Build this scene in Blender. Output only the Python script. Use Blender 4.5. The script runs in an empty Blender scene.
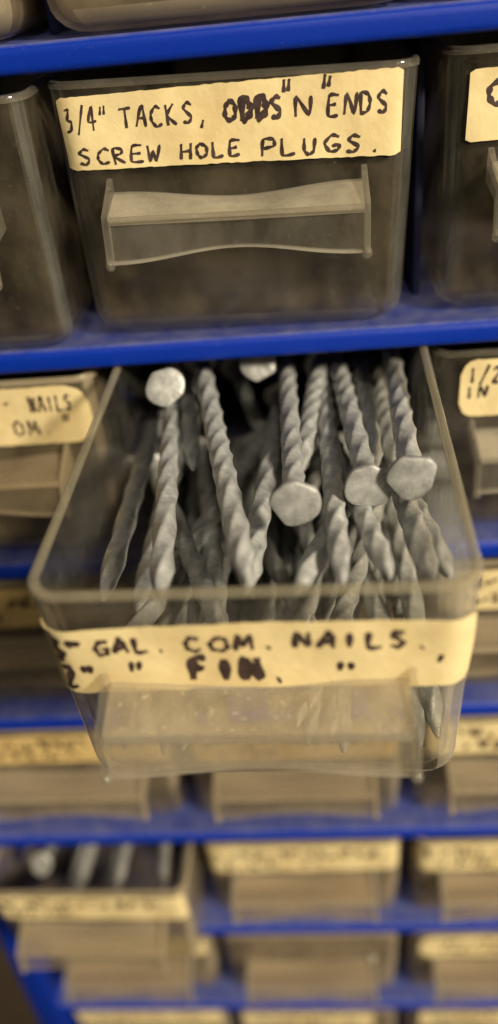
import bpy, math, random
from mathutils import Vector, Quaternion, Matrix

random.seed(11)
S = 0.001            # everything below is measured in millimetres
PW, PH = 60.0, 48.65  # pitch of the drawer columns and rows
scene = bpy.context.scene
COL = scene.collection


# ------------------------------------------------------------------ helpers
def mesh(name, verts, faces, mat, parent=None, smooth=True, angle=35, loc=None):
    me = bpy.data.meshes.new(name)
    me.from_pydata([(v[0] * S, v[1] * S, v[2] * S) for v in verts], [], faces)
    me.validate()
    me.update()
    if smooth:
        me.polygons.foreach_set('use_smooth', [True] * len(me.polygons))
        me.set_sharp_from_angle(angle=math.radians(angle))
    me.materials.append(mat)
    o = bpy.data.objects.new(name, me)
    COL.objects.link(o)
    if parent:
        o.parent = parent
    if loc:
        o.location = [c * S for c in loc]
    return o


def empty(name, loc=(0, 0, 0)):
    o = bpy.data.objects.new(name, None)
    o.empty_display_size = 0.01
    o.location = [c * S for c in loc]
    COL.objects.link(o)
    return o


def tag(o, label, cat, group=None, kind=None):
    o['label'] = label
    o['category'] = cat
    if group:
        o['group'] = group
    if kind:
        o['kind'] = kind
    return o


def rounded_rect(x0, x1, y0, y1, r, n=6):
    pts = []
    for cx, cy, a0 in ((x1 - r, y1 - r, 0), (x0 + r, y1 - r, 90), (x0 + r, y0 + r, 180), (x1 - r, y0 + r, 270)):
        for i in range(n + 1):
            a = math.radians(a0 + 90 * i / n)
            pts.append((cx + r * math.cos(a), cy + r * math.sin(a)))
    return pts


def loft(loops, cap0=False, cap1=False):
    n = len(loops[0])
    verts = [p for lp in loops for p in lp]
    faces = []
    for k in range(len(loops) - 1):
        for i in range(n):
            j = (i + 1) % n
            faces.append((k * n + i, k * n + j, (k + 1) * n + j, (k + 1) * n + i))
    if cap0:
        faces.append(tuple(reversed(range(n))))
    if cap1:
        faces.append(tuple(range((len(loops) - 1) * n, len(loops) * n)))
    return verts, faces


def extrude_x(profile, x0, x1):
    """closed (y, z) profile, counter-clockwise seen from +x, swept from x0 to x1"""
    return loft([[(x0, y, z) for y, z in profile], [(x1, y, z) for y, z in profile]], True, True)


def box(x0, x1, y0, y1, z0, z1, r=0.4):
    lo = []
    for dz, ins in ((0, r), (r * .3, r * .3), (r, 0)):
        lo.append([(x, y, z0 + dz) for x, y in rounded_rect(x0 + ins, x1 - ins, y0 + ins, y1 - ins, r, 3)])
    for dz, ins in ((r, 0), (r * .3, r * .3), (0, r)):
        lo.append([(x, y, z1 - dz) for x, y in rounded_rect(x0 + ins, x1 - ins, y0 + ins, y1 - ins, r, 3)])
    return loft(lo, True, True)


# ---------------------------------------------------------------- materials
def new_mat(name):
    m = bpy.data.materials.new(name)
    m.use_nodes = True
    nt = m.node_tree
    nt.nodes.clear()
    return m, nt, nt.nodes, nt.links


def noise(nt, scale, detail=4, rough=.6, vec=None, stretch=None, seed=0.0):
    n = nt.nodes.new('ShaderNodeTexNoise')
    n.inputs['Scale'].default_value = scale
    n.inputs['Detail'].default_value = detail
    n.inputs['Roughness'].default_value = rough
    tc = nt.nodes.new('ShaderNodeTexCoord')
    mp = nt.nodes.new('ShaderNodeMapping')
    mp.inputs['Location'].default_value = (seed, seed * 1.7, seed * .6)
    if stretch:
        mp.inputs['Scale'].default_value = stretch
    nt.links.new(tc.outputs['Object'], mp.inputs['Vector'])
    nt.links.new(mp.outputs['Vector'], n.inputs['Vector'])
    return n


def ramp(nt, src, a, b, ca=(0, 0, 0, 1), cb=(1, 1, 1, 1)):
    r = nt.nodes.new('ShaderNodeValToRGB')
    r.color_ramp.elements[0].position = a
    r.color_ramp.elements[1].position = b
    r.color_ramp.elements[0].color = ca
    r.color_ramp.elements[1].color = cb
    nt.links.new(src, r.inputs['Fac'])
    return r


def plastic(name, haze, spread, dust=(.50, .45, .36), rough=.1, tint=(.94, .925, .89), scale=140, gloss=1.0, seed=0.0, bump=.25, through=.3, specks=.10, stretch=(1, 1, .55)):
    """old clear polystyrene: see-through, glossy, with a film of dust that is patchy; edge variants paint highlights as haze"""
    m, nt, N, L = new_mat(name)
    out = N.new('ShaderNodeOutputMaterial')
    tr = N.new('ShaderNodeBsdfTransparent')
    tr.inputs['Color'].default_value = (*tint, 1)
    gl = N.new('ShaderNodeBsdfGlossy')
    gl.inputs['Roughness'].default_value = rough
    gl.inputs['Color'].default_value = (gloss, gloss, gloss, 1)
    fr = N.new('ShaderNodeFresnel')
    gm = N.new('ShaderNodeNewGeometry')          # the same reflectance from either side of the thin sheet
    ior = N.new('ShaderNodeMath'); ior.operation = 'MULTIPLY_ADD'
    ior.inputs[1].default_value = 1 / 1.45 - 1.45; ior.inputs[2].default_value = 1.45
    L.new(gm.outputs['Backfacing'], ior.inputs[0]); L.new(ior.outputs[0], fr.inputs['IOR'])
    m1 = N.new('ShaderNodeMixShader')
    L.new(fr.outputs[0], m1.inputs[0]); L.new(tr.outputs[0], m1.inputs[1]); L.new(gl.outputs[0], m1.inputs[2])
    df = N.new('ShaderNodeBsdfDiffuse')
    df.inputs['Color'].default_value = (*dust, 1)
    tl = N.new('ShaderNodeBsdfTranslucent')
    tl.inputs['Color'].default_value = (*dust, 1)
    m2 = N.new('ShaderNodeMixShader')
    m2.inputs[0].default_value = through
    L.new(df.outputs[0], m2.inputs[1]); L.new(tl.outputs[0], m2.inputs[2])
    big = noise(nt, scale, 5, .62, stretch=stretch, seed=seed)
    rb = ramp(nt, big.outputs['Fac'], .36, .72)
    spk = noise(nt, scale * 14, 2, .5, seed=seed + 3)
    rs = ramp(nt, spk.outputs['Fac'], .66, .74)
    a = N.new('ShaderNodeMath'); a.operation = 'MULTIPLY_ADD'
    a.inputs[1].default_value = spread; a.inputs[2].default_value = haze
    L.new(rb.outputs[0], a.inputs[0])
    b = N.new('ShaderNodeMath'); b.operation = 'MULTIPLY_ADD'; b.use_clamp = True
    b.inputs[1].default_value = specks + haze * .3
    L.new(rs.outputs[0], b.inputs[0]); L.new(a.outputs[0], b.inputs[2])
    m3 = N.new('ShaderNodeMixShader')
    L.new(b.outputs[0], m3.inputs[0]); L.new(m1.outputs[0], m3.inputs[1]); L.new(m2.outputs[0], m3.inputs[2])
    bp = N.new('ShaderNodeBump')
    bp.inputs['Strength'].default_value = bump
    bp.inputs['Distance'].default_value = .0004
    L.new(big.outputs['Fac'], bp.inputs['Height'])
    L.new(bp.outputs[0], gl.inputs['Normal'])
    L.new(m3.outputs[0], out.inputs['Surface'])
    return m


def principled(name, color, rough=.5, metal=0.0, var=None, vscale=200, bump=0.0, bscale=900, vlo=.35, vhi=.7, stretch=None, spec=.5):
    m, nt, N, L = new_mat(name)
    out = N.new('ShaderNodeOutputMaterial')
    p = N.new('ShaderNodeBsdfPrincipled')
    p.inputs['Roughness'].default_value = rough
    p.inputs['Metallic'].default_value = metal
    p.inputs['Specular IOR Level'].default_value = spec
    p.inputs['Base Color'].default_value = (*color, 1)
    if var:
        n = noise(nt, vscale, 5, .65, stretch=stretch)
        r = ramp(nt, n.outputs['Fac'], vlo, vhi, (*color, 1), (*var, 1))
        L.new(r.outputs[0], p.inputs['Base Color'])
    if bump:
        n2 = noise(nt, bscale, 4, .6)
        bp = N.new('ShaderNodeBump')
        bp.inputs['Strength'].default_value = bump
        bp.inputs['Distance'].default_value = .0003
        L.new(n2.outputs['Fac'], bp.inputs['Height'])
        L.new(bp.outputs[0], p.inputs['Normal'])
    L.new(p.outputs[0], out.inputs['Surface'])
    return m


def blue_plastic():
    """blue moulded plastic with grey dust lying on its upward faces"""
    m, nt, N, L = new_mat('blue_plastic')
    out = N.new('ShaderNodeOutputMaterial')
    p = N.new('ShaderNodeBsdfPrincipled')
    p.inputs['Roughness'].default_value = .42
    p.inputs['Specular IOR Level'].default_value = .3
    geo = N.new('ShaderNodeNewGeometry')
    sep = N.new('ShaderNodeSeparateXYZ')
    L.new(geo.outputs['Normal'], sep.inputs[0])
    up = ramp(nt, sep.outputs['Z'], .72, .98)
    n = noise(nt, 210, 6, .7)
    rn = ramp(nt, n.outputs['Fac'], .18, .88)
    sp = noise(nt, 2100, 2, .5)
    rs = ramp(nt, sp.outputs['Fac'], .67, .74)
    mul = N.new('ShaderNodeMath'); mul.operation = 'MULTIPLY'
    L.new(up.outputs[0], mul.inputs[0]); L.new(rn.outputs[0], mul.inputs[1])
    mad = N.new('ShaderNodeMath'); mad.operation = 'MULTIPLY_ADD'; mad.use_clamp = True
    mad.inputs[1].default_value = .14
    L.new(rs.outputs[0], mad.inputs[0])
    ml2 = N.new('ShaderNodeMath'); ml2.operation = 'MULTIPLY'
    ml2.inputs[1].default_value = .6
    L.new(mul.outputs[0], ml2.inputs[0])
    L.new(ml2.outputs[0], mad.inputs[2])
    mx = N.new('ShaderNodeMix'); mx.data_type = 'RGBA'
    mx.inputs['A'].default_value = (.001, .024, .30, 1)
    mx.inputs['B'].default_value = (.30, .30, .32, 1)
    L.new(mad.outputs[0], mx.inputs['Factor'])
    L.new(mx.outputs['Result'], p.inputs['Base Color'])
    rr = N.new('ShaderNodeMath'); rr.operation = 'MULTIPLY_ADD'; rr.use_clamp = True
    rr.inputs[1].default_value = .5; rr.inputs[2].default_value = .42
    L.new(mad.outputs[0], rr.inputs[0]); L.new(rr.outputs[0], p.inputs['Roughness'])
    bp = N.new('ShaderNodeBump')
    bp.inputs['Strength'].default_value = .12; bp.inputs['Distance'].default_value = .0003
    L.new(n.outputs['Fac'], bp.inputs['Height']); L.new(bp.outputs[0], p.inputs['Normal'])
    L.new(p.outputs[0], out.inputs['Surface'])
    return m


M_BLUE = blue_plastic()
M_NAVY = principled('navy_rail_plastic', (.006, .012, .06), .55)  # dark navy plastic, used for the dividers and the back panel
M_CLEAR = plastic('clear_plastic', .010, .10, rough=.24, tint=(.94, .91, .84), dust=(.47, .40, .28))
M_PULLED = plastic('handled_clear_plastic', .008, .08, dust=(.54, .53, .49), seed=4.0, through=.6)
M_DIRTY = plastic('dusty_plastic', .08, .22, dust=(.44, .36, .24), seed=7.0, rough=.22)
M_SOILED = plastic('soiled_plastic', .18, .30, dust=(.46, .36, .235), seed=9.0, rough=.28)
M_RIM = plastic('plastic_edge', .05, .10, dust=(.55, .51, .42), scale=60)
M_RIM1 = plastic('rim_highlight_plastic', .18, .16, dust=(.72, .66, .48), scale=60, rough=.06, through=.5)  # brighter rim copy: the light on it is painted as pale haze
M_RIM2 = plastic('dusty_edge_highlight_plastic', .36, .2, dust=(.56, .47, .32), scale=60, rough=.25)  # dust, plus edge highlights painted in as paler haze
M_CORNER = plastic('corner_highlight_plastic', .10, .14, dust=(.56, .54, .46), seed=3.0, through=.5)  # corner streaks of light painted in as extra haze
M_CORNER1 = plastic('bright_corner_highlight_plastic', .26, .18, dust=(.74, .66, .50), seed=3.0, through=.5)  # stronger painted corner highlight for the open drawer
M_LINE = plastic('moulded_edge_highlight', .30, .25, dust=(.68, .63, .52), scale=80, through=.5)  # bright lines along plastic edges, painted as pale haze
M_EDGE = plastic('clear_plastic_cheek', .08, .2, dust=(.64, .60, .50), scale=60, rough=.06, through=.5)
M_HAND = plastic('plastic_grip', .34, .34, dust=(.62, .56, .43), scale=120, bump=.6, rough=.16, seed=2.0)
M_LIP = plastic('plastic_grip_lip', .04, .12, dust=(.48, .44, .36), scale=120, seed=5.0)
M_HAND1 = plastic('scuffed_sparkle_plastic_grip', .24, .34, dust=(.66, .56, .39), scale=75, bump=.9, rough=.2, seed=2.0, specks=.5)  # scuffs, with sparkle painted in as large pale specks
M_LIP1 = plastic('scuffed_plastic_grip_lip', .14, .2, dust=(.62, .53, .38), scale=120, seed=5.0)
M_HAND3 = plastic('streaky_plastic_grip', .26, .34, dust=(.50, .41, .28), scale=150, stretch=(.12, 1, 1), rough=.25, seed=8.0)
M_HAND2 = plastic('dusty_plastic_grip', .34, .42, dust=(.46, .36, .235), scale=150, stretch=(.12, 1, 1), rough=.25, seed=6.0)
M_TAPE = principled('masking_tape', (.73, .60, .325), .7, var=(.59, .44, .21), vscale=90, bump=.6, bscale=260, vlo=.42, vhi=.8, spec=.25)
M_TAPE2 = principled('aged_masking_tape', (.66, .48, .20), .8, var=(.50, .35, .14), vscale=90, bump=.25, bscale=700, spec=.2)
M_INK = principled('marker_ink', (.022, .010, .010), .6, var=(.07, .04, .035), vscale=500)
M_GALV = principled('galvanised_steel', (.62, .63, .615), .42, metal=.45, var=(.27, .275, .27), vscale=460, bump=.35, bscale=2200, vlo=.35, vhi=.75)
M_GALV_HEAD = principled('galvanised_head', (.42, .42, .405), .45, metal=.3, var=(.21, .21, .205), vscale=420, bump=.6, bscale=700)
M_SCREW = principled('zinc_screw_steel', (.58, .58, .56), .42, metal=.6, var=(.30, .29, .26), vscale=400)
M_WOOD = principled('plug_wood', (.33, .20, .10), .7, var=(.22, .12, .06), vscale=300)
M_WALL = principled('workshop_wall_paint', (.07, .045, .025), .85, var=(.04, .025, .015), vscale=30)

# ------------------------------------------------------------------- cabinet
cab = empty('storage_cabinet', (0, 150, -7 * PH))
tag(cab, 'blue plastic small parts cabinet with dusty shelf edges holding rows of clear drawers', 'cabinet')
CX0, CX1 = -90.0, 150.0
CZ = -7 * PH


def cab_part(name, vf, mat):
    v, f = vf
    return mesh(name, [(x, y - 150, z - CZ) for x, y, z in v], f, mat, cab)


LIP = 4.3
for k in range(-1, 8):
    zb = -PH * k
    zt = zb + LIP
    prof = []
    # rounded front lip, then a thinner deck running back
    for a in range(180, 271, 15):
        prof.append((1.3 + 1.3 * math.cos(math.radians(a)), zb + 1.3 + 1.3 * math.sin(math.radians(a))))
    prof += [(2.6, zb + .2), (2.9, zb + 1.9), (140, zb + 1.9), (140, zt - .35), (2.6, zt - .35)]
    for a in range(90, 181, 15):
        prof.append((1.5 + 1.5 * math.cos(math.radians(a)), zt - 1.5 + 1.5 * math.sin(math.radians(a))))
    cab_part('shelf', extrude_x(prof, CX0, CX1), M_BLUE)
cab_part('side_panel', box(CX0 - 9.0, CX0 - .02, -.6, 141, CZ - 4, PH + LIP + 2, .9), M_BLUE)
cab_part('side_panel', box(CX1 + .02, CX1 + 3.2, -.6, 141, CZ - 4, PH + LIP + 2, .9), M_BLUE)
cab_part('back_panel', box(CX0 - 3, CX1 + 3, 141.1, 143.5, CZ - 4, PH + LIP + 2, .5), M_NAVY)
for c in (-.5, .5, 1.5):
    for k in range(-1, 7):
        x = c * PW
        zb = -PH * (k + 1) + LIP - .3
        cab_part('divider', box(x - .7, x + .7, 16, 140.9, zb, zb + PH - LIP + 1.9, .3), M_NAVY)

wall = mesh('wall', [(-900, 200, -900), (900, 200, -900), (900, 200, 900), (-900, 200, 900),
                     (-900, 230, -900), (900, 230, -900), (900, 230, 900), (-900, 230, 900)],
            [(0, 1, 2, 3), (7, 6, 5, 4), (0, 4, 5, 1), (3, 2, 6, 7), (1, 5, 6, 2), (0, 3, 7, 4)], M_WALL, smooth=False)
wall['kind'] = 'structure'
wall['label'] = 'dim brown wall behind the cabinet'
wall['category'] = 'wall'

# ------------------------------------------------------------------- drawers
# local frame: origin at the middle of the front rim, y back into the cabinet, z up
HW, DH, DL, RC = 28.5, 42.0, 138.0, 4.2


def front_y(z):
    return 3.0 * (-z / DH)


def half_w(z):
    return HW - .9 * (-z / DH)


def tub_loop(z, ins, rr=None):
    r = max(.6, (rr or RC) - ins * .6)
    return [(x, y, z) for x, y in rounded_rect(-half_w(z) + ins, half_w(z) - ins, front_y(z) + ins, DL - ins, r, 6)]


def tub_mesh():
    F = 4.6
    loops = []
    for a in (90, 70, 50, 30, 15, 0):       # outer bottom fillet, centre outwards
        ar = math.radians(a)
        ins = F * (1 - math.cos(ar))
        z = -DH + F * (1 - math.sin(ar))
        loops.append((z, ins))
    outer = [tub_loop(-DH, F)] + [tub_loop(z, i, RC + i * .4) for z, i in loops]
    outer = outer[1:]
    for z in (-28, -18, -8, -.2):
        outer.append(tub_loop(z, 0))
    inner = []
    T = 1.25
    for z in (-.2, -8, -18, -28):
        inner.append(tub_loop(z, T))
    for a in (0, 15, 30, 50, 70, 90):
        ar = math.radians(a)
        inner.append(tub_loop(-DH + T + (F - T) * (1 - math.sin(ar)), T + (F - T) * (1 - math.cos(ar)), RC))
    return loft(outer[::1] + inner, True, True)


def rim_mesh():
    loops = []
    prof = [(-.15, -.6), (-.15, .05), (0, .35), (.25, .48), (.6, .48), (.9, .35), (1.05, .05), (1.05, -.6)]
    for ins, z in prof + prof[:1]:
        r = max(.8, RC - ins * .8)
        loops.append([(x, y, z) for x, y in rounded_rect(-HW + ins, HW - ins, ins, DL - ins, r, 8)])
    return loft(loops)


GX0, GX1 = -20.2, 19.8


def grip_surface(rows):
    """thick sheet from rows of (y, z) -> front sheet plus an offset back sheet"""
    pass


def sheet(grid, t):
    """grid[i][j] of points -> closed thin solid of thickness t along the local normal"""
    ni, nj = len(grid), len(grid[0])
    G = [[Vector(p) for p in r] for r in grid]
    V, Fc = [], []
    back = []
    for i in range(ni):
        for j in range(nj):
            du = G[min(i + 1, ni - 1)][j] - G[max(i - 1, 0)][j]
            dv = G[i][min(j + 1, nj - 1)] - G[i][max(j - 1, 0)]
            n = du.cross(dv).normalized()
            V.append(G[i][j]); back.append(G[i][j] - n * t)
    off = len(V)
    V += back
    for i in range(ni - 1):
        for j in range(nj - 1):
            a, b, c, d = i * nj + j, (i + 1) * nj + j, (i + 1) * nj + j + 1, i * nj + j + 1
            Fc.append((a, b, c, d)); Fc.append((off + d, off + c, off + b, off + a))
    for i in range(ni - 1):
        for j in (0, nj - 1):
            a, b = i * nj + j, (i + 1) * nj + j
            Fc.append((a, off + a, off + b, b) if j == 0 else (b, off + b, off + a, a))
    for j in range(nj - 1):
        for i in (0, ni - 1):
            a, b = i * nj + j, i * nj + j + 1
            Fc.append((b, off + b, off + a, a) if i == 0 else (a, off + a, off + b, b))
    return V, Fc


def wave(x):
    u = (x - (GX0 + GX1) / 2) / ((GX1 - GX0) / 2)
    return math.cos(min(1, abs(u) * 1.05) * math.pi) * .5 + .5       # 1 in the middle, 0 at the ends


def hood_mesh():
    g = []
    n = 28
    for i in range(n + 1):
        x = GX0 + (GX1 - GX0) * i / n
        root = -16.2 - 1.5 * wave(x)
        row = []
        for t in (0, .1, .4, .7, .92, 1):
            z = root + (-18.2 - root) * t ** 1.15
            y = front_y(root) * (1 - t) - 7.4 * t
            row.append((x, y, z))
        g.append(row)
    return sheet(g, -1.1)


def lip_mesh():
    g = []
    n = 28
    for i in range(n + 1):
        x = GX0 + .1 + (GX1 - GX0 - .2) * i / n
        bot = -25.2 + 1.9 * wave(x)
        row = []
        for t in (0, .07, .5, .93, 1):
            row.append((x, -7.45 - .7 * t, -18.35 + (bot + 18.35) * t))
        g.append(row)
    return sheet(g, -1.1)


def cheek_mesh(x, sgn):
    prof = [(1.0, -14.0), (-.8, -15.0), (-7.7, -17.8), (-8.6, -25.0), (-7.0, -25.6), (-5.9, -20.2), (1.4, -19.2)]
    a = [(x, y, z) for y, z in prof]
    b = [(x + sgn * .9, y, z) for y, z in prof]
    v, f = loft([a, b] if sgn < 0 else [b, a], True, True)
    # small round knob added at the cheek's end to make glints
    for r, z, n0 in ((1.0, -25.2, len(v)),):
        lp = []
        for i in range(1, 8):
            t = math.pi * i / 8
            lp.append([(x + sgn * .45 + r * .8 * math.sin(t) * math.cos(q * math.pi / 6), -8.0 + r * math.sin(t) * math.sin(q * math.pi / 6), z - r * math.cos(t)) for q in range(12)])
        v2, f2 = loft(lp, True, True)
        v = v + v2
        f = f + [tuple(k + n0 for k in q) for q in f2]
    return v, f


def bead_mesh():  # thin bead added along the handle's fold to carry a line highlight
    lp = []
    for i in range(41):
        x = GX0 + (GX1 - GX0) * i / 40
        lp.append([(x, -7.5 + .42 * math.cos(a * math.pi / 5), -18.3 + .42 * math.sin(a * math.pi / 5)) for a in range(10)])
    return loft(lp[::-1], True, True)


ME = {}


def shared(key, fn, mat, name, parent):
    """build a mesh once per material, share it between the copies"""
    k = (key, mat.name)
    if k not in ME:
        v, f = fn()
        o = mesh(name, v, f, mat, parent)
        ME[k] = o.data
        return o
    o = bpy.data.objects.new(name, ME[k])
    o.parent = parent
    COL.objects.link(o)
    return o


# ------------------------------------------------------------- paper labels
def arc_pt(s, z, off):
    """point on the outside of the drawer's front at perimeter position s (0 = middle), pushed out by off"""
    flat = half_w(z) - RC
    fy = front_y(z)
    if abs(s) <= flat:
        return (s, fy - off, z)
    sg = 1 if s > 0 else -1
    a = min((abs(s) - flat) / RC, math.pi / 2)
    rest = max(0, abs(s) - flat - RC * math.pi / 2)
    return (sg * (flat + (RC + off) * math.sin(a)), fy + RC - (RC + off) * math.cos(a) + rest, z)


class Tape:
    """strip of tape: s0..s1 along the front, z0 (bottom)..z1 (top), tilt in mm over its length, cut of its corners"""

    def __init__(self, s0, s1, z0, z1, tilt=0.0, sag=0.0, corner=.4, wedge=0.0, off=.12):
        self.wedge = wedge
        self.s0, self.s1, self.z0, self.z1, self.tilt, self.sag, self.corner, self.off = s0, s1, z0, z1, tilt, sag, corner, off + .06

    def pt(self, u, v, off=0.0):
        s = self.s0 + (self.s1 - self.s0) * u
        z = self.z0 + (self.z1 - self.z0) * v * (1 + self.wedge * (u - .5)) + self.tilt * (u - .5) - self.sag * (2 * u - 1) ** 2
        wrinkle = .09 * math.sin(u * 23 + v * 4 + self.s0) + .04 * math.sin(u * 61 - v * 5)
        return arc_pt(s, z, self.off + off + wrinkle)

    def mesh(self):
        n = 64
        rnd = random.Random(int(self.s0 * 10 + self.z0 * 7))
        L = self.s1 - self.s0
        H = self.z1 - self.z0
        g = []
        for i in range(n + 1):
            u = i / n
            d = min(u, 1 - u) * L
            cut = 0.0
            if d < self.corner:
                cut = (self.corner - math.sqrt(max(0, self.corner ** 2 - (self.corner - d) ** 2))) / H
            j = rnd.uniform(-.006, .006)
            g.append([self.pt(u, v) for v in [cut + j + (1 - 2 * cut) * k / 6 for k in range(7)]])
        return sheet(g, -.18)


GL = {
    'A': [[(0, 0), (.45, 1), (.62, .9), (.85, 0)], [(.18, .36), (.75, .4)]],
    'B': [[(.1, 0), (.1, 1), (.6, .95), (.7, .75), (.15, .52), (.75, .4), (.7, .08), (.05, 0)]],
    'C': [[(.8, .85), (.5, 1), (.12, .65), (.1, .28), (.4, 0), (.85, .15)]],
    'D': [[(.12, 0), (.15, 1), (.6, .85), (.8, .5), (.55, .1), (.05, 0)]],
    'E': [[(.75, .98), (.12, .95), (.1, .02), (.8, .04)], [(.12, .5), (.62, .54)]],
    'F': [[(.85, .98), (.2, .95), (.15, 0)], [(.18, .52), (.7, .55)]],
    'G': [[(.8, .9), (.45, 1), (.1, .55), (.3, .05), (.75, .1), (.8, .42), (.45, .42)]],
    'H': [[(.12, 1), (.1, 0)], [(.8, 1), (.78, 0)], [(.1, .45), (.8, .55)]],
    'I': [[(.45, 1), (.42, 0)]],
    'K': [[(.12, 1), (.12, 0)], [(.78, .98), (.15, .45), (.82, 0)]],
    'L': [[(.15, 1), (.12, .03), (.8, .06)]],
    'M': [[(.05, 0), (.15, 1), (.45, .3), (.75, 1), (.9, 0)]],
    'N': [[(.1, 0), (.12, 1), (.75, .05), (.8, 1)]],
    'O': [[(.45, 1), (.12, .7), (.15, .2), (.45, 0), (.8, .25), (.78, .75), (.42, 1)]],
    'P': [[(.15, 0), (.15, 1), (.65, .95), (.72, .6), (.15, .45)]],
    'R': [[(.12, 0), (.14, 1), (.65, .92), (.65, .6), (.15, .46), (.8, 0)]],
    'S': [[(.75, .88), (.4, 1), (.15, .75), (.7, .35), (.5, 0), (.1, .12)]],
    'T': [[(.02, .97), (.9, 1)], [(.46, 1), (.42, 0)]],
    'U': [[(.12, 1), (.12, .25), (.42, 0), (.75, .25), (.78, 1)]],
    'W': [[(.02, 1), (.22, 0), (.46, .65), (.68, 0), (.92, 1)]],
    '1': [[(.4, 1), (.4, 0)]],
    '2': [[(.15, .8), (.45, 1), (.72, .75), (.12, .03), (.85, .06)]],
    '3': [[(.15, .92), (.6, .98), (.3, .56), (.75, .4), (.55, .04), (.1, .06)]],
    '4': [[(.55, 0), (.6, 1), (.08, .38), (.9, .42)]],
    '/': [[(.05, -.12), (.85, 1.12)]],
    '"': [[(.25, 1), (.18, .66)], [(.62, 1), (.55, .66)]],
    "'": [[(.5, 1), (.35, .7)]],
    '.': [[(.35, .02), (.5, .06)]],
    ',': [[(.5, .12), (.25, -.22)]],
    '-': [[(.1, .45), (.8, .48)]],
}


def smooth_path(p):
    if len(p) < 3:
        return [(p[0][0] + (p[1][0] - p[0][0]) * t / 4, p[0][1] + (p[1][1] - p[0][1]) * t / 4) for t in range(5)]
    out = []
    q = [p[0]] + list(p) + [p[-1]]
    for i in range(1, len(q) - 2):
        p0, p1, p2, p3 = q[i - 1:i + 3]
        for k in range(5):
            t = k / 5
            o = []
            for c in (0, 1):
                m1, m2 = (p2[c] - p0[c]) * .32, (p3[c] - p1[c]) * .32
                h = 2 * t ** 3 - 3 * t ** 2 + 1, t ** 3 - 2 * t ** 2 + t, -2 * t ** 3 + 3 * t ** 2, t ** 3 - t ** 2
                o.append(h[0] * p1[c] + h[1] * m1 + h[2] * p2[c] + h[3] * m2)
            out.append(tuple(o))
    out.append(p[-1])
    return out


def write(tape, tokens, parent, seed=0):
    """tokens: (text, u0, u1, v0, v1, pen[mm]) laid out on the tape; returns the ink as one mesh"""
    rnd = random.Random(seed)
    V, Fc = [], []
    L = tape.s1 - tape.s0
    H = tape.z1 - tape.z0
    lift = [.25]

    def stroke(path, pen):
        lift[0] += .0015
        pts = [tape.pt(u, v, lift[0]) for u, v in path]
        base = len(V)
        for i, p in enumerate(pts):
            a, b = path[max(i - 1, 0)], path[min(i + 1, len(path) - 1)]
            du, dv = (b[0] - a[0]) * L, (b[1] - a[1]) * H
            l = math.hypot(du, dv) or 1
            w = pen * (.5 + .18 * math.sin(i * 1.3 + seed)) * (.8 if i in (0, len(pts) - 1) else 1)
            nu, nv = -dv / l * w / L, du / l * w / H
            V.append(tape.pt(path[i][0] + nu, path[i][1] + nv, lift[0]))
            V.append(tape.pt(path[i][0] - nu, path[i][1] - nv, lift[0]))
            if i:
                k = base + 2 * i
                Fc.append((k - 2, k - 1, k + 1, k))

    for text, u0, u1, v0, v1, pen in tokens:
        n = len(text)
        adv = (u1 - u0) / n
        for i, ch in enumerate(text):
            if ch == ' ':
                continue
            if ch == '~':      # an unreadable squiggle
                strokes = [[(rnd.uniform(0, 1), rnd.uniform(0, 1)) for _ in range(rnd.randint(2, 5))] for _ in range(rnd.randint(1, 2))]
            else:
                strokes = GL[ch]
            w = adv * rnd.uniform(.74, .92)
            dv = rnd.uniform(-.05, .05)
            sl = rnd.uniform(-.06, .12)
            for st in strokes:
                st2 = [(u0 + adv * i + (x + sl * y + rnd.uniform(-.04, .04)) * w, v0 + (y + dv + rnd.uniform(-.04, .04)) * (v1 - v0)) for x, y in st]
                stroke(smooth_path(st2), pen)
    return mesh('handwriting', V, Fc, M_INK, parent, smooth=False)


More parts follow.
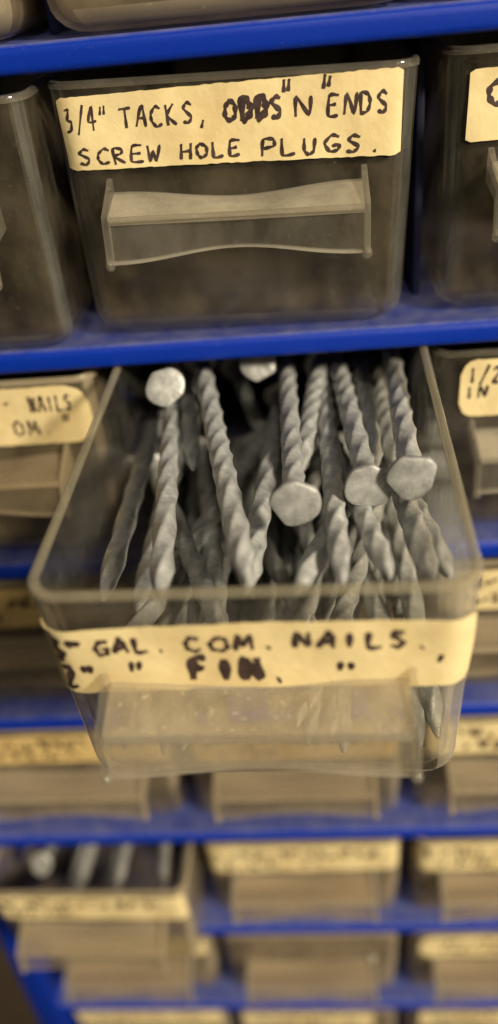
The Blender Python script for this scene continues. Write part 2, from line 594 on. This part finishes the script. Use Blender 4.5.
# ------------------------------------------------------------------ make one
def make_drawer(col, row, label, y=0.0, tilt=0.0, yaw=0.0, roll=0.0, dx=0.0, look='clear', tape=None, text=None, seed=0, old=False, dz=0.0):
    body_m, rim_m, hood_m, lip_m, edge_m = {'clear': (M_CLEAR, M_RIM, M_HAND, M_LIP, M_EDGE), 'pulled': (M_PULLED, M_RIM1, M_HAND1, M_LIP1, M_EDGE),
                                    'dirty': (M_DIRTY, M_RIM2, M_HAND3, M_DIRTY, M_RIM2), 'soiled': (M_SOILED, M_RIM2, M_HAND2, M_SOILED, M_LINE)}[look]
    d = empty('parts_drawer', (col * PW + dx, y, -PH * row - 2.25 + dz))
    d.rotation_euler = (math.radians(tilt), math.radians(roll), math.radians(yaw))
    tag(d, label, 'drawer', 'clear plastic drawers in the cabinet')
    tub = shared('tub', tub_mesh, body_m, 'tub', d)
    if len(tub.data.materials) == 1:          # thick moulded corners: their bright streaks are painted as milkier plastic
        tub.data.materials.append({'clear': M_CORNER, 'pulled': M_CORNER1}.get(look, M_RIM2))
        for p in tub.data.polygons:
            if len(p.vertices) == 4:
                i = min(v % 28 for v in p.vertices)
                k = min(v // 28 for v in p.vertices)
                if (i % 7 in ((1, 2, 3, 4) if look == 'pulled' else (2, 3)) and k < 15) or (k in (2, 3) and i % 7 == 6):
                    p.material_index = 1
    shared('rim', rim_mesh, rim_m, 'rim', d)
    h = shared('hood', hood_mesh, hood_m, 'handle', d)
    li = shared('lip', lip_mesh, lip_m, 'handle_lip', h)
    for ob, nj, rows in ((h, 6, (0, 4)), (li, 5, (0, 3))):      # light along the moulding's edges, painted in as hazier plastic
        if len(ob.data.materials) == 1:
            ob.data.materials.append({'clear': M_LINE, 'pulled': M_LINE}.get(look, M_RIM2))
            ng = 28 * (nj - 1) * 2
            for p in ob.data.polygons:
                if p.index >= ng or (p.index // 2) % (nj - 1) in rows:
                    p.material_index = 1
    shared('bead', bead_mesh, edge_m, 'handle_glint_bead', h)
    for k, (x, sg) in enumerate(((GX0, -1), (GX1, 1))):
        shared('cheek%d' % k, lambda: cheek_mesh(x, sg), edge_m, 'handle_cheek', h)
    if tape:
        t = Tape(*tape)
        v, f = t.mesh()
        lo = mesh('paper_label', v, f, M_TAPE2 if old else M_TAPE, d, angle=60)
        if text:
            write(t, text, lo, seed)
    return d


SQ = '~'


def squiggle(u0, u1, n, v0=.55, v1=.85, pen=.55):
    return (SQ * n, u0, u1, v0, v1, pen)


BIG = [('3/4"', .02, .15, .53, .86, .34), ('TACKS,', .18, .455, .54, .80, .40), ('O', .485, .535, .54, .80, .6), ('DD', .535, .625, .54, .81, .95), ('S', .622, .665, .54, .80, .6),
       ('"', .655, .70, .58, .98, .5), ('N', .69, .755, .53, .77, .46), ('"', .765, .81, .58, .98, .5), ('ENDS', .785, .975, .51, .76, .42),
       ('SCREW', .04, .30, .08, .30, .38), ('HOLE', .345, .54, .09, .29, .42), ('PLUGS.', .585, .965, .06, .27, .42)]
FRONT = [('3"', .055, .135, .56, .90, 1.0), ('GAL.', .155, .335, .64, .86, .7), ('COM.', .36, .58, .62, .84, .65), ('NAILS.', .60, .91, .62, .85, .72),
         ('2"', .065, .15, .10, .48, .8), ('"', .22, .275, .05, .52, .6), ('FIN.', .36, .60, .14, .50, 1.25), ('"', .69, .765, .02, .42, .7), ("'", .90, .95, .05, .5, .5)]

D = {}
# --- top row: only the undersides and lower fronts show
D[-1, -1] = make_drawer(-1, -1, 'dusty clear drawer in the top row, its bottom corner at the upper left edge', look='soiled')
D[0, -1] = make_drawer(0, -1, 'dusty clear drawer straight above the drawer labelled tacks, odds and ends', look='soiled')
D[1, -1] = make_drawer(1, -1, 'dusty clear drawer in the top row, above the drawer whose label starts with C', look='soiled')
# --- row of the tacks drawer
D[-1, 0] = make_drawer(-1, 0, 'clear drawer without a visible label, left of the tacks drawer', y=-4.5, tilt=1.0)
D[0, 0] = make_drawer(0, 0, 'clear drawer with tan label reading tacks, odds n ends, screw hole plugs', y=-.4, roll=1.4, dx=-.7,
                      tape=(-27.0, 25.8, -12.5, -1.0, -.4, .1, .4, .15), text=BIG, seed=3)
D[1, 0] = make_drawer(1, 0, 'clear drawer at the right with a tan label that starts with the letter C', y=1.0, roll=.4,
                      tape=(-24.8, 25, -12.9, -2.6, 0, 0, .4), text=[('C', .05, .15, .50, .86, .75)], seed=5)
# --- row of the drawer that is pulled out
D[-1, 1] = make_drawer(-1, 1, 'clear drawer with rounded tan label reading nails, left of the open nail drawer', y=1.5, look='dirty',
                       tape=(-26, 26.6, -13.6, -1.0, 0, 0, 4.5), text=[('-', .69, .72, .62, .88, .55), ('NAILS', .785, .945, .58, .84, .5),
                                                                        ('OM.', .70, .865, .18, .44, .5), ('"', .89, .935, .18, .52, .45)], seed=8)
D[0, 1] = make_drawer(0, 1, 'clear drawer pulled far out, heaped with twisted grey nails, tan handwritten label on its front', y=-62.6, tilt=1.7, yaw=-1.5, dx=-.1, look='pulled',
                      tape=(-30.2, 28.6, -17.8, -5.2, .6, .9, .5), text=FRONT, seed=12)
D[1, 1] = make_drawer(1, 1, 'clear drawer with torn tan label at the right edge, right of the open nail drawer', y=1.5, look='clear',
                      tape=(-23.4, 25, -13.2, -1.2, 0, 0, 3.0), text=[('1/2', .03, .16, .60, .88, .5), ('IN B', .02, .22, .33, .54, .5)], seed=9)
# --- lower rows
names = {
    2: ('third row', ['brownish drawer with old tan label, below the nails drawer at the left edge', 'drawer hidden behind the open nail drawer, one row lower', 'brownish drawer with tan label at the right edge, beside the open drawer front']),
    3: ('fourth', ['dusty drawer with squiggled tan label left of the open drawer\'s bottom corner', 'dusty drawer seen just below the bottom of the open nail drawer', 'dusty drawer with tan label right of the open drawer\'s bottom corner']),
    4: ('fifth', ['soiled drawer pulled partly out at lower left with long screws inside', 'soiled drawer with straight tan label right of the partly opened screw drawer', 'soiled drawer with round-ended pale label, upper of two such at lower right']),
    5: ('sixth', ['soiled drawer mostly hidden under the partly opened screw drawer', 'soiled brown drawer with no label, second from the bottom in the middle', 'soiled drawer with round-ended label just above the bottom right corner']),
    6: ('seventh', ['drawer cut off by the lower edge with a tan label, under the screw drawer', 'drawer cut off by the lower edge, under the brown drawer without a label', 'drawer cut off by the lower edge at the bottom right corner']),
}
OLD = {
    (-1, 2): (-26, 26.5, -13.5, -1.6, 0, 0, .5), (1, 2): (-25, 26, -13.5, -1.8, 0, 0, .5),
    (-1, 3): (-27, 27, -13.0, -1.8, 0, 0, .5), (0, 3): (-26, 26, -13, -2, .5, 0, .5), (1, 3): (-26, 27, -13.5, -1.2, 0, 0, 1),
    (-1, 4): (-28, 27.5, -14.0, -1.6, -.4, 0, .5), (0, 4): (-28.4, 27.2, -14.2, -1.0, 0, 0, 1.2), (1, 4): (-28.6, 27, -14.4, -.6, 0, 0, 5.0),
    (-1, 5): (-26, 26, -13, -2, 0, 0, .5), (1, 5): (-25.5, 27, -14.2, -1.0, 0, .4, 5.0),
    (-1, 6): (-26, 26, -13, -1, 0, 0, .5), (0, 6): (-26, 20, -13, -1, 0, 0, .5), (1, 6): (-24, 26, -13, -2, 0, 0, .5),
}
YOFF = {(-1, 4): (-13.0, 1.0, -1.0), (-1, 5): (2, 0, 0), (1, 4): (.5, 0, .3), (1, 5): (1.0, 0, 0)}
for row in range(2, 7):
    for c in (-1, 0, 1):
        yo = YOFF.get((c, row), (1.0 + .6 * ((row * 3 + c) % 3), 0, 0))
        tp = OLD.get((c, row))
        tx = None
        if tp:
            tx = [squiggle(.06, .90, 13, .52, .86, .8), squiggle(.10, .62 - .2 * ((row + c) % 2), 8, .14, .44, .7)]
        D[c, row] = make_drawer(c, row, names[row][1][c + 1], y=yo[0], tilt=yo[1], yaw=yo[2], look='dirty' if row < 4 or (c, row) == (-1, 4) else 'soiled',
                                tape=tp, text=tx, seed=row * 7 + c, old=row in (2, 3) and c < 1)

# --------------------------------------------------------------------- nails
def shank_mesh(L, rr, pitch, ph):
    loops = []
    n = 32
    steps = int(L / .5)
    for i in range(steps + 1):
        t = L * i / steps
        tw = ph - 2 * math.pi * (t + 1.6 * math.sin(t * .16 + ph * 3)) / pitch
        tip = L - t
        k = 1.0
        if tip < 8:
            k = .16 + .84 * math.sin(min(1, tip / 8) * math.pi / 2) ** .8
        amp = .66 * min(1, max(0, (t - 3) / 4)) * min(1, tip / 5)
        lp = []
        for j in range(n):
            a = 2 * math.pi * j / n
            q = a - tw
            sq = 1 / (abs(math.cos(q)) ** 9 + abs(math.sin(q)) ** 9) ** (1 / 9)      # square bar, edges just broken
            r = rr * k * (1 + amp * (sq - 1.1))
            lp.append((r * math.cos(a), r * math.sin(a), -t))
        loops.append(lp)
    return loft(loops[::-1], True, True)


def head_mesh(r, seed):
    rnd = random.Random(seed)
    n = 44
    flats = [(rnd.uniform(0, 6.28), rnd.uniform(.80, .93)) for _ in range(2 + seed % 3)]
    ph = [(rnd.uniform(0, 6.28), rnd.uniform(.01, .05)) for _ in range(3)]

    def rad(a):
        q = r * (1 + sum(am * math.cos((k + 2) * a + p) for k, (p, am) in enumerate(ph)))
        for fp, fd in flats:                       # edges knocked flat when the nails were made
            c = math.cos(a - fp)
            if c > .2:
                q = min(q, r * fd / c)
        return q
    loops = []
    for z, f in ((-1.5, .46), (-.7, .55), (-.55, .95), (-.42, 1.0), (.22, 1.0), (.36, .985), (.45, .94), (.47, .6), (.48, .08)):
        loops.append([(f * rad(2 * math.pi * j / n) * math.cos(2 * math.pi * j / n), f * rad(2 * math.pi * j / n) * math.sin(2 * math.pi * j / n),
                       z + (.02 * math.sin(j * .9 + seed) if .3 < f < .95 and z > .3 else 0)) for j in range(n)])
    return loft(loops, True, True)


NM = {}


def nail_meshes(kind):
    if kind not in NM:
        L, rr, pitch, hr, sd = kind
        rr *= 1 + .07 * math.sin(sd * 2.4); pitch *= 1 + .22 * math.sin(sd * 1.7 + 1)
        v, f = shank_mesh(L, rr, pitch, sd * .7)
        a = mesh('shank', v, f, M_GALV, None, angle=60)
        v, f = head_mesh(hr, sd)
        b = mesh('head', v, f, M_GALV_HEAD, None, angle=50)
        da, db = a.data, b.data
        bpy.data.objects.remove(a); bpy.data.objects.remove(b)
        NM[kind] = (da, db)
    return NM[kind]


def make_nail(head, tip, label, group, rr=1.6, hr=3.6, pitch=31.0, variant=0, name='twisted_nail', cat='nail', mats=None):
    h, t = Vector(head), Vector(tip)
    L = (t - h).length
    L = min((51, 64, 76, 40), key=lambda q: abs(q - L))
    da, db = nail_meshes((L, rr, pitch, hr, variant))
    o = empty(name, head)
    o.rotation_mode = 'QUATERNION'
    q = Vector((0, 0, -1)).rotation_difference((t - h).normalized())
    o.rotation_quaternion = q @ Quaternion((0, 0, 1), random.uniform(0, 6.28))
    tag(o, label, cat, group)
    for nm, d in (('shank', da), ('head', db)):
        c = bpy.data.objects.new(nm, d)
        c.parent = o
        COL.objects.link(c)
        if mats:
            c.material_slots[0].link = 'OBJECT'
            c.material_slots[0].material = mats
    return o


G = 'twisted nails heaped in the open drawer'
NAILS = [
    ((-17.0, -4.2, -51.0), (-24.0, 52, -86), 'nail with round grey head under the shelf lip, left half of the open drawer'),
    ((5.9, -43.5, -51.0), (4.1, 32.1, -58.9), 'nail with squarish grey head lying in the middle of the open drawer'),
    ((16.6, -37.5, -52.6), (14.0, 38.0, -60.5), 'nail whose head is half covered by the big round head at right'),
    ((22.6, -39.0, -50.5), (26.6, 36.5, -58.8), 'nail with large round head nearest the right wall of the open drawer'),
    ((-13.1, 17.9, -55.2), (-0.5, -57.0, -54.0), 'long nail slanting across the left half towards the middle of the front wall'),
    ((2.7, 21.0, -66.9), (-1.2, -54.3, -58.0), 'nail rising from the dark to cross the slanting nail\'s point'),
    ((11.6, 18.9, -59.2), (11.6, -57.0, -55.1), 'straight nail just right of the squarish head, point at the front wall'),
    ((-19.2, 18.5, -60.6), (-12.3, -57.0, -56.0), 'straight nail below the round head at left, point at the front wall'),
    ((10.9, 5.8, -64.4), (17.7, -57.0, -54.1), 'short blunt nail point sticking out below the half covered head'),
    ((22.1, 6.1, -65.9), (23.0, -57.0, -55.0), 'blunt nail point sticking out below the large round head'),
    ((22.0, -3.3, -66), (26.0, -53.6, -57.5), 'short nail point closest to the right front corner of the open drawer'),
    ((13.8, 39.4, -58.0), (6.8, -24.2, -58.0), 'nail just right of and behind the squarish headed nail'),
    ((22.9, 3.7, -66.8), (5.6, -57.0, -56.2), 'nail in shade slanting to the front wall left of the straight middle nail'),
    ((-8.1, 35.9, -66.0), (9.3, -24.4, -78.7), 'thin looking dark nail deep in the gap left of the squarish headed nail'),
    ((-24.0, 28.6, -68.9), (-23.2, -47.3, -64.0), 'dark nail closest to the left wall of the open drawer'),
    ((-18.1, 30.5, -60.2), (-11.6, -20.1, -59.0), 'nail point between the round left head and the long slanting nail'),
    ((-20.5, 31.5, -77), (-19.4, -44.1, -70), 'dark nail lower in the heap, between left wall and straight left nail'),
    ((19.8, 39.9, -61.1), (18.7, -24.1, -58.5), 'nail between the half covered headed nail and the large headed nail'),
    ((22.8, 41.9, -63.6), (22.3, -22.0, -60.0), 'nail lying under the shank of the large headed nail'),
    ((-15.0, 17.2, -77), (-6.7, -45.9, -71), 'dark nail under the long slanting nail in the left half'),
    ((-.6, 6.8, -52.4), (-4.0, 56, -76), 'nail with tan lit head half hidden by the shelf lip, near the middle'),
    ((-24, 6, -74), (-4, -56.8, -66), 'shaded nail slanting right under the straight left nail'),
    ((24, 4, -75), (9, -56.8, -70), 'shaded nail slanting left low behind the front label'),
    ((-3, 8, -72), (-22, -55, -71), 'shaded nail slanting left under the long slanting nail'),
    ((22.5, 6, -70), (25.2, -56.4, -86.5), 'nail with its point low behind the right of the front label'),
]
for i, (h, t, lab) in enumerate(NAILS):
    make_nail(h, t, lab, G, variant=(i * 5) % 7)
rnd = random.Random(5)
for i in range(30):                                  # the nails lower in the heap
    z = rnd.choice((-80, -83, -86, -87))
    L = 76 if i < 24 else 64
    a = rnd.gauss(0, .2)
    yf = rnd.uniform(-57, -53) if i < 24 else rnd.uniform(-30, 0)
    x0 = rnd.uniform(-23, 23)
    x1 = max(-24, min(24, x0 + L * math.sin(a)))
    dz = rnd.uniform(-3, 5)
    p = (x0, yf, z)
    q = (x1, yf + L * .99, min(-76, max(-87.5, z + dz)))
    make_nail(q, p, 'grey nail buried low in the heap of the open drawer', G, variant=(i * 5) % 7)

for i in range(11):                                  # the layer on the drawer's floor
    x = -23.5 + 4.7 * i
    make_nail((x + rnd.uniform(-2, 2), rnd.uniform(28, 40), -89.5), (max(-24, min(24, x + rnd.uniform(-4, 4))), rnd.uniform(-46, -34), -89.5), 'grey nail buried low in the heap of the open drawer', G, variant=i % 7)

# long screws in the partly opened drawer and loose fixings seen through the fronts
G2 = 'long screws in the partly opened drawer'
SCR = [((-75, -2, -199.5), (-78, 50, -228), 'screw with bright round head at the left in the partly opened drawer'),
       ((-60, 40, -204), (-65, -8, -207), 'tan lit screw left of middle in the partly opened drawer'),
       ((-50, 40, -203), (-53, -9, -204), 'tan lit thin screw in the middle of the partly opened drawer'),
       ((-43, 42, -203), (-39, -8, -203), 'pale thick screw right of middle in the partly opened drawer'),
       ((-34, 42, -208), (-35, -6, -214), 'dark screw by the right wall of the partly opened drawer'),
       ((-68, 45, -212), (-70, -5, -216), 'dark screw low at the left of the partly opened drawer'),
       ((-56, 45, -216), (-60, -5, -222), 'dark screw lowest in the middle of the partly opened drawer')]
for i, (h, t, lab) in enumerate(SCR):
    make_nail(h, t, lab, G2, rr=1.7, hr=3.4, pitch=9.0, variant=i % 3, name='long_screw', cat='screw', mats=M_SCREW)

# --------------------------------------------------------------------- light
def area(name, loc, target, size, energy, color):
    l = bpy.data.lights.new(name, 'AREA')
    l.shape = 'RECTANGLE'
    l.size, l.size_y = size
    l.energy = energy
    l.color = color
    o = bpy.data.objects.new(name, l)
    o.location = loc
    o.rotation_euler = (Vector(target) - Vector(loc)).to_track_quat('-Z', 'Y').to_euler()
    COL.objects.link(o)
    return o


area('ceiling_lamp', (.95, -.92, .66), (0, 0, -.08), (.22, .17), 43.0, (1, .88, .67))

area('rim_glint_lamp', (.10, -.62, .85), (0, 0, -.1), (.06, .05), 1.8, (1, .90, .72))  # weak overhead lamp added for glints on the drawer rims

w = bpy.data.worlds.new('World')
scene.world = w
w.use_nodes = True
bg = w.node_tree.nodes['Background']
# a dim room: warm noise patches added to give the plastic uneven reflections
wt = w.node_tree
tc = wt.nodes.new('ShaderNodeTexCoord')
rn = wt.nodes.new('ShaderNodeTexNoise')
rn.inputs['Scale'].default_value = 2.6
rn.inputs['Detail'].default_value = 3
wt.links.new(tc.outputs['Generated'], rn.inputs['Vector'])
wr = ramp(wt, rn.outputs['Fac'], .50, .68, (.012, .010, .008, 1), (.42, .34, .23, 1))
wt.links.new(wr.outputs[0], bg.inputs['Color'])
bg.inputs['Strength'].default_value = .55

# -------------------------------------------------------------------- camera
cd = bpy.data.cameras.new('camera')
cam = bpy.data.objects.new('camera', cd)
COL.objects.link(cam)
cam.location = (8.4698 * S, -140.8253 * S, 14.7622 * S)
cam.rotation_euler = (.9682, .0866, .0343)
cd.sensor_fit = 'VERTICAL'
cd.sensor_height = 24
cd.lens = 840 / 1024 * 24
cd.clip_start = .005
cd.clip_end = 20
cd.dof.use_dof = True
cd.dof.focus_distance = .130
cd.dof.aperture_fstop = cd.lens / 4.1
scene.camera = cam

scene.view_settings.view_transform = 'Standard'
scene.view_settings.look = 'None'
scene.view_settings.exposure = 0
scene.render.engine = 'CYCLES'
scene.cycles.max_bounces = 14
scene.cycles.transparent_max_bounces = 40
scene.cycles.diffuse_bounces = 4
scene.cycles.glossy_bounces = 4
scene.cycles.use_denoising = True
scene.cycles.caustics_reflective = False
